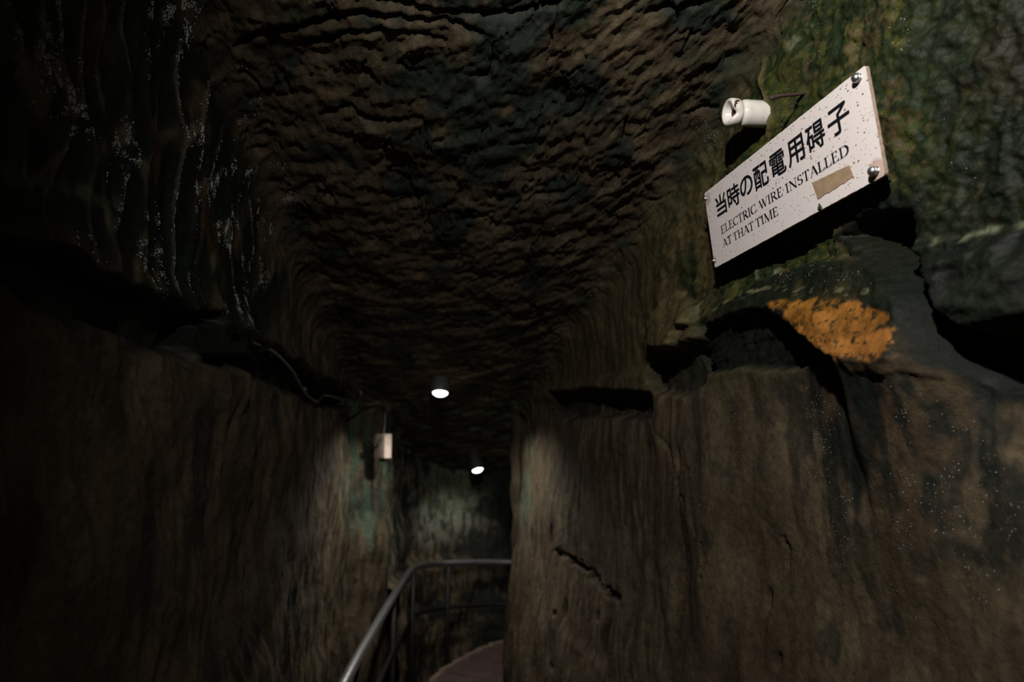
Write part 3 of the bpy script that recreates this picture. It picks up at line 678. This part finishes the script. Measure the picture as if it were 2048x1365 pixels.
def line(name, words, h):
    """words: (text, u start, u end, v base)"""
    bm = bmesh.new()
    for text, u0, u1, v0 in words:
        x = 0; items = []
        for ch in text: Qs, w_ = glyph(ch); items.append((x, Qs)); x += w_+.01
        k = (u1-u0)/(x-.05); n = 0
        for x0, Qs in items:
            for qd in Qs:
                n += 1; pts = [(u0+(x0+a)*k, v0+b*h) for a, b in qd]
                ar = sum(pts[i][0]*pts[(i+1) % 4][1]-pts[(i+1) % 4][0]*pts[i][1] for i in range(4))
                if ar < 0: pts = pts[::-1]
                bm.faces.new([bm.verts.new((a, -.0006-.000012*n, b)) for a, b in pts])
    return bm_obj(name, bm, M_INK, sign, False)
line('english_lettering', [('ELECTRIC', .0572, .2255, .0715), ('WIRE', .2375, .3310, .0715), ('INSTALLED', .3420, .5440, .0705)], .0200)
line('english_lettering', [('AT', .0560, .1020, .0375), ('THAT', .1100, .2045, .0375), ('TIME', .2125, .3050, .0375)], .0197)
def tape():
    rnd = random.Random(3); bm = bmesh.new(); c = [(.4303, .0596), (.5383, .0505), (.5449, .0252), (.4378, .0237)]
    c = [(.4303, .0598), (.5385, .0510), (.5447, .0256), (.4380, .0232)]
    out = []
    for i in range(4):
        a, b = c[i], c[(i+1) % 4]
        for k in range(12):
            t = k/12; j = .0005 if i != 2 else .0012
            out.append((a[0]+(b[0]-a[0])*t+rnd.uniform(-j, j), a[1]+(b[1]-a[1])*t+rnd.uniform(-j, j)))
    f = bm.faces.new([bm.verts.new((x, -.0005, z)) for x, z in out]); r = bmesh.ops.extrude_face_region(bm, geom=[f])
    for v in r['geom']:
        if isinstance(v, bmesh.types.BMVert): v.co.y = -.0012
    bmesh.ops.recalc_face_normals(bm, faces=bm.faces)
    o = bm_obj('tape_strip', bm, M_TAPE, sign, False); o['label'] = 'brown weathered tape strip'
tape()
def bolt(u, v, r, out):
    # shank from the wall through the plate, washer, domed head towards the viewer
    hd = []
    for i in range(9):
        a = math.pi/2*i/8; hd.append((-out-r*.95*math.cos(a), r*math.sin(a)))
    prof = [(-out-r*.95-.0001, .0002)]+hd[1:]+[(-out, r*1.02), (-out+r*.35, r*.95), (-out+r*.35, r*.45), (-.0005, r*.45), (-.0005, r*.9), (.0005, r*.9)]
    M = Matrix(((0, 1, 0, u), (1, 0, 0, 0), (0, 0, 1, v), (0, 0, 0, 1)))
    o = lathe('bolt_head', prof, M_BOLT, sign, 28, M)
    s = lathe('bolt_shank', [(.006, r*.35), (.024, r*.35)], M_BOLT, sign, 12, M)
bolt(.5975, .1865, .0085, .006); bolt(.5985, .0145, .0088, .007); bolt(.0075, .1835, .0052, .004); bolt(.0060, .0175, .0050, .004)
def scrap():
    rnd = random.Random(9); bm = bmesh.new()
    for k in range(16):
        t = rnd.random(); cx = .4335+rnd.gauss(.006, .0035); cz = .0025+abs(rnd.gauss(0, .0045)); r = rnd.uniform(.0012, .0034)
        g = bmesh.ops.create_icosphere(bm, subdivisions=1, radius=r)
        for v in g['verts']: v.co = Vector((v.co.x*1.2+cx, v.co.y*.6-.001, v.co.z+cz))+Vector((rnd.uniform(-.0004, .0004),)*3)
    o = bm_obj('moss_tuft', bm, M_LEAF, None); o.matrix_world = M_S
    props(o, label='tiny dark green moss tuft clinging to the lower edge of the white sign', category='moss')
scrap()

# ------------------------------------------------------------------ porcelain insulator and rusty nail
p0, nrm, _ = cast(bvh_right, 1531, 229)
axis = Vector((-1, -.16, -.02)).normalized()
yw = min(max(p0.y, 1.45), 1.60)
base = PT(1531, 229, 1.535)
ins = empty('insulator', base, 'white glazed porcelain knob insulator with a chipped rusty hollow end, above the sign', 'insulator')
ax_m = axis.to_track_quat('X', 'Z').to_matrix().to_4x4()
L_ = .098; R_ = .0315
def smoothp(k): return k
body = [(-.02, R_*.9), (.0, R_*.97), (.004, R_), (L_*.52, R_), (L_*.60, R_*.98), (L_*.635, R_*.93), (L_*.66, R_*.85), (L_*.685, R_*.835), (L_*.71, R_*.86),
        (L_*.74, R_*.96), (L_*.78, R_*1.02), (L_*.90, R_*1.04), (L_*.95, R_*1.02), (L_*.985, R_*.96), (L_*1.0, R_*.87), (L_*.995, R_*.78), (L_*.97, R_*.70), (L_*.92, R_*.60), (L_*.84, R_*.50), (L_*.78, R_*.36), (L_*.76, R_*.2), (L_*.76, .0002)]
o = lathe('body', body, M_PORC, ins, 56, ax_m)
# broken rim: push a bite out of the side that faces the camera
for v in o.data.vertices:
    l = ax_m.inverted()@v.co
    if l.x > L_*.70:
        t = math.atan2(l.z, l.y); rr = math.hypot(l.y, l.z)
        bite = math.exp(-((t-math.radians(-28))/.40)**2)
        tt = (l.x-L_*.70)/(L_*.3)
        if rr > R_*.45: l.x -= bite*.012*tt; l.y *= 1-.16*bite*tt; l.z *= 1-.16*bite*tt
        v.co = ax_m@l
# rust stain in the broken rim, real flakes sitting on the glaze
rnd = random.Random(5)
def flake(a, x, sx, sy, rr=1.0, inner=False):
    bm = bmesh.new(); n = 9; vs = []
    for k in range(n):
        t = 2*math.pi*k/n; j = rnd.uniform(.7, 1.15); xa = x+sx*math.cos(t)*j; aa = a+sy/R_*math.sin(t)*j
        vs.append(bm.verts.new(ax_m@Vector((xa, R_*rr*math.cos(aa), R_*rr*math.sin(aa)))))
    bm.faces.new(vs); bm_obj('rust_flake', bm, M_RUST, ins, False)
for deg, x, sx, sy in ((24, .88, .0055, .0035), (14, .93, .004, .005), (2, .965, .003, .004), (40, .80, .0012, .0012)):
    flake(math.radians(deg), L_*x, sx, sy, 1.062)
for deg, x, sx, sy in ((8, .035, .002, .0022), (-12, .03, .0018, .003), (48, .47, .0045, .0009), (-40, .22, .0012, .001), (30, .02, .0015, .002)):
    flake(math.radians(deg), L_*x, sx, sy, 1.012)
o = lathe('core', [(L_*.70, R_*.20), (L_*.80, R_*.17), (L_*.85, R_*.20), (L_*.87, R_*.12), (L_*.87, .0001)], M_RUST, ins, 12, ax_m); o['label'] = 'rusty nail head in the hollow'

tip = PT(1541, 196, 1.335); foot = PT(1622, 185, 1.385)
d = (foot-tip)
nail = tube('nail', [tip+Vector((-.0, 0, 0)), tip+d*.06, tip+d*.3+Vector((0, 0, .0015)), tip+d*.6, tip+d*1.0, tip+d*1.5], [.0042, .0050, .0036, .0034, .0032, .003], M_NAIL, None, 10)
props(nail, label='thin rusty iron nail sticking out of mossy rock right of the insulator', category='nail')

# ------------------------------------------------------------------ cable on the left wall
cab = empty('cable', PT(415, 615, 1.8), 'long black electric cable sagging along the groove of the left wall to the small box', 'cable')
cpx = [(-60, 415), (40, 440), (110, 470), (190, 528), (265, 582), (340, 607), (415, 617), (455, 648), (497, 680), (545, 703), (585, 745), (608, 785), (634, 803), (650, 790), (690, 799), (718, 797), (728, 792), (758, 798), (769, 815), (770, 845), (766, 872), (757, 892)]
cpts = []; last = None
yv = np.array([.95, 1.03, 1.12, 1.25, 1.43, 1.62, 1.84, 1.98, 2.15, 2.40, 2.68, 2.95, 3.18, 3.30, 3.62, 3.84, 3.92, 4.12, 4.19, 4.20, 4.19, 4.17])
for (px, py), yq in zip(cpx, yv):
    r = ray(px, py); cpts.append(Vector((r[0]*yq, yq, r[2]*yq+CZ))-cab.location)
tube('sheath', cpts, [.0125]*3+[.012]*3+[.0105]*4+[.0085]*4+[.0075]*8, M_CABLE, cab, 14, True, 8)
for (px, py), yq in (((415, 612), 1.84), ((547, 702), 2.41), ((611, 788), 3.0), ((723, 792), 3.88)):
    c0 = PT(px, py, yq)-cab.location; bm = bmesh.new()
    # saddle clip: a bent strap with two feet and a nail head
    for k in range(9):
        a = math.pi*k/8
        rbox(bm, (.004, .007, .012), (c0.x-.004+.013*math.cos(a)*.3, c0.y, c0.z+.015*math.cos(a)), .0008, 1)
    rbox(bm, (.004, .010, .016), (c0.x-.008, c0.y, c0.z+.022), .001, 1)
    g = bmesh.ops.create_uvsphere(bm, u_segments=10, v_segments=6, radius=.005)
    for v in g['verts']: v.co += Vector((c0.x-.004, c0.y-.002, c0.z+.024))
    bm_obj('cable_clip', bm, M_BOLT, cab)

# ------------------------------------------------------------------ junction box at the portal
bp = PT(767, 893, 4.22)
box = empty('junction_box', bp, 'small pale beige junction box fixed to the rock corner beneath the cable', 'box')
rz = Matrix.Rotation(math.radians(-32), 3, 'Z')
bm = bmesh.new(); rbox(bm, (.088, .055, .150), (0, 0, 0), .008, 3, rz); bm_obj('case', bm, M_BOX, box)
bm = bmesh.new(); rbox(bm, (.082, .008, .142), rz@Vector((0, -.031, 0)), .003, 2, rz); bm_obj('lid', bm, M_BOX, box)
bm = bmesh.new(); rbox(bm, (.030, .03, .028), rz@Vector((-.028, -.045, .0)), .006, 2, rz); o = bm_obj('cable_gland', bm, M_CABLE, box); o['label'] = 'black cable entry'
bm = bmesh.new(); rbox(bm, (.05, .04, .02), rz@Vector((0, .01, -.085)), .004, 2, rz); bm_obj('bracket', bm, M_POST, box)

# ------------------------------------------------------------------ ceiling lamps
def lamp(px_name, loc, r, tilt, label):
    t = empty('ceiling_lamp', (loc[0], loc[1], loc[2]+CZ), label, 'lamp', 'round lamps along the passage ceiling', tilt)
    MZ = Matrix(((0, 0, 1, 0), (0, 1, 0, 0), (1, 0, 0, 0), (0, 0, 0, 1)))
    lathe('housing', [(.17, .0001), (.17, r*1.1), (.075, r*1.12), (.07, r*1.22), (.012, r*1.22), (-.006, r*1.15), (-.006, r*1.02), (.006, r*.98), (.006, .0001)], M_LAMP, t, 36, MZ)
    lathe('lens', [(-.018, .0001), (-.0175, r*.35), (-.014, r*.7), (-.006, r*.93), (.004, r*.98)], M_GLOW, t, 36, MZ)
    return t
lamp('a', LAMP1, .044, (math.radians(-20), 0, 0), 'round glowing ceiling lamp with grey housing, nearer and higher of the two')
lamp('b', LAMP2, .042, (math.radians(-22), math.radians(-16), 0), 'round glowing ceiling lamp above the turn, farther and lower of the two')

# ------------------------------------------------------------------ handrail
rail = empty('handrail', PT(825, 1139, 5.0), 'shiny steel tube handrail with a lower rail, following the walkway round the turn', 'handrail')
RL = rail.location
def rp(px, py, y): return PT(px, py, y)-RL
near = [Vector((-.54, 1.2, -.93+CZ))-RL, rp(690, 1365, 2.80), rp(742, 1270, 3.55), rp(790, 1188, 4.35), rp(818, 1144, 4.92)]
farr = [rp(832, 1136, 5.08), rp(854, 1131, 5.22), rp(895, 1128, 5.45), rp(1009, 1125, 5.72), Vector((.9, 5.75, -.96+CZ))-RL]
tube('top_rail', near+farr, .0235, M_STEEL, rail, 18, True, 10)
dz = Vector((0, 0, -.325))
tube('lower_rail', [p+dz for p in near+farr], .0150, M_POST, rail, 14, True, 10)
for p in ([Vector((-.60, 1.9, -.915+CZ))-RL, rp(716, 1317, 3.15), rp(788, 1191, 4.32), rp(827, 1139, 5.0), rp(896, 1128, 5.45), Vector((.45, 5.74, -.965+CZ))-RL]):
    tube('post', [p, Vector((p.x, p.y, -RL.z-.01))], .0175, M_POST, rail, 12, True, 2)
    bm = bmesh.new(); rbox(bm, (.09, .09, .012), (p.x, p.y, -RL.z+.022), .002, 1); bm_obj('base_plate', bm, M_POST, rail)

# ------------------------------------------------------------------ raised walkway
walk = empty('walkway', (0, 0, 0), 'reddish brown walkway of low steps bending right beyond the portal', 'walkway')
def slab(name, poly, z0, z1, mat, parent):
    n = len(poly); V = [(x, y, z1) for x, y in poly]+[(x, y, z0) for x, y in poly]
    Fc = [tuple(range(n)), tuple(range(n, 2*n))[::-1]]+[(i, n+i, n+(i+1) % n, (i+1) % n) for i in range(n)]
    bm = bmesh.new(); vs = [bm.verts.new(v) for v in V]
    for f in Fc: bm.faces.new([vs[i] for i in f])
    bmesh.ops.recalc_face_normals(bm, faces=bm.faces); bmesh.ops.bevel(bm, geom=list(bm.edges), offset=.006, segments=2, affect='EDGES')
    return bm_obj(name, bm, mat, parent, False)
zs = CZ-1.62
ysl = np.arange(-.8, 4.45, .35)
for k, y0 in enumerate(ysl):      # boards of the straight run
    y1 = y0+.343
    if y1 > 4.5: break
    slab('tread', [(-.52, y0), (float(XR(y0, -1.62))-.02, y0), (float(XR(y1, -1.62))-.02, y1), (-.52, y1)], zs-.30, zs, M_STEP, walk)
Ls = [(-.53, 4.42), (-.52, 4.66), (-.51, 4.88), (-.46, 5.04), (-.38, 5.17), (-.30, 5.28), (-.22, 5.38), (-.13, 5.46), (-.02, 5.53), (.12, 5.58)]
Rs = [(.02, 4.42), (.06, 4.52), (.12, 4.60), (.2, 4.65), (.3, 4.72), (.5, 4.78), (.7, 4.82), (.9, 4.86), (1.15, 4.9), (1.5, 4.95)]
for k in range(9):
    a, b, c, d_ = Vector((*Ls[k], 0)), Vector((*Ls[k+1], 0)), Vector((*Rs[k+1], 0)), Vector((*Rs[k], 0))
    zt = zs+.014*(k+1); o_ = Vector((-.05*(k > 1), .01, 0))
    slab('tread', [tuple((a+o_)[:2]), tuple((b+o_*.2)[:2]), tuple(c[:2]), tuple(d_[:2])], zs-.30, zt, M_STEP, walk)
    e1 = (a+o_); dr = (d_-a).normalized()
    nose = slab('tread_edge', [tuple((e1+Vector((-.004, -.004, 0)))[:2]), tuple((e1+(b-a)*.96+Vector((-.004, 0, 0)))[:2]), tuple((e1+(b-a)*.96+dr*.05)[:2]), tuple((e1+dr*.05)[:2])], zt-.03, zt+.006, M_NOSE, walk)

# ------------------------------------------------------------------ beads of water hanging on the rock
def drops(name, P, mask, count, r0, r1, seed, parent, label):
    rs_ = np.random.RandomState(seed); w_ = mask.reshape(-1).astype(float); w_ /= w_.sum(); pts = P.reshape(-1, 3)
    idx = rs_.choice(len(w_), count, p=w_)
    bm = bmesh.new(); bmesh.ops.create_icosphere(bm, subdivisions=1, radius=1); bv = np.array([v.co[:] for v in bm.verts]); bf = np.array([[v.index for v in f.verts] for f in bm.faces]); bm.free()
    rad = r0+(r1-r0)*rs_.rand(count)**2.5
    nj = P.shape[1]; i2 = np.clip(idx+nj, 0, len(pts)-1); i3 = np.clip(idx+1, 0, len(pts)-1); ta, tb = rs_.rand(2, count, 1)
    pp = pts[idx]+(pts[i2]-pts[idx])*ta+(pts[i3]-pts[idx])*tb
    V = pp[:, None]+bv[None]*rad[:, None, None]*np.array([1, 1, 1.15])
    Fc = (bf[None]+(np.arange(count)*len(bv))[:, None, None]).reshape(-1, 3)
    me = bpy.data.meshes.new(name); me.from_pydata(V.reshape(-1, 3).tolist(), [], Fc.tolist()); me.polygons.foreach_set('use_smooth', [True]*len(me.polygons))
    me.materials.append(M_DROP); o = bpy.data.objects.new(name, me); C.objects.link(o); o.parent = parent
    o['kind'] = 'stuff'; o['label'] = label
PL = SH['L'][0]; pale, e = SH['L'][3]
Y, Z = PL[..., 1], PL[..., 2]-CZ
mk = sst(.30, .0, e)*sst(-.1, .3, fbm(Y*40, Z*40, 2, 409))*sst(.30, .42, Z)*sst(2.35, 2.0, Y)*sst(.8, 1.0, Y)*sst(.0, .35, fbm(Y*5, Z*4, 3, 401)+.12)*np.gradient(Y, axis=0)
drops('water_beads', PL, mk, 7000, .0005, .0015, 1, wall_left, 'beads of water glinting on the left wall ridges')
PR = SH['R'][0]; Y, Z = PR[..., 1], PR[..., 2]-CZ
mk = (sst(.28, .40, Z)*sst(2.0, 1.7, Y)*sst(.95, 1.15, Y)*sst(.30, .55, fbm(Y*7, Z*6, 4, 403))+.35*sst(.15, .05, Z)*sst(-.35, -.15, Z)*sst(.1, .35, fbm(Y*6, Z*4, 4, 404))*sst(2, 1.6, Y))*sst(.8, .9, Y)*np.gradient(Y, axis=0)
blk = sdf(HR((1500, 565), (1570, 530), (1650, 518), (1740, 540), (1780, 580), (1650, 575), off=.02), Y, Z)
mk = mk+.6*(blk < 0)*np.gradient(Y, axis=0)*(fbm(Y*20, Z*20, 2, 405) > .1)
drops('water_beads', PR, mk, 1500, .0003, .0008, 2, wall_right, 'beads of water glinting on the right wall')
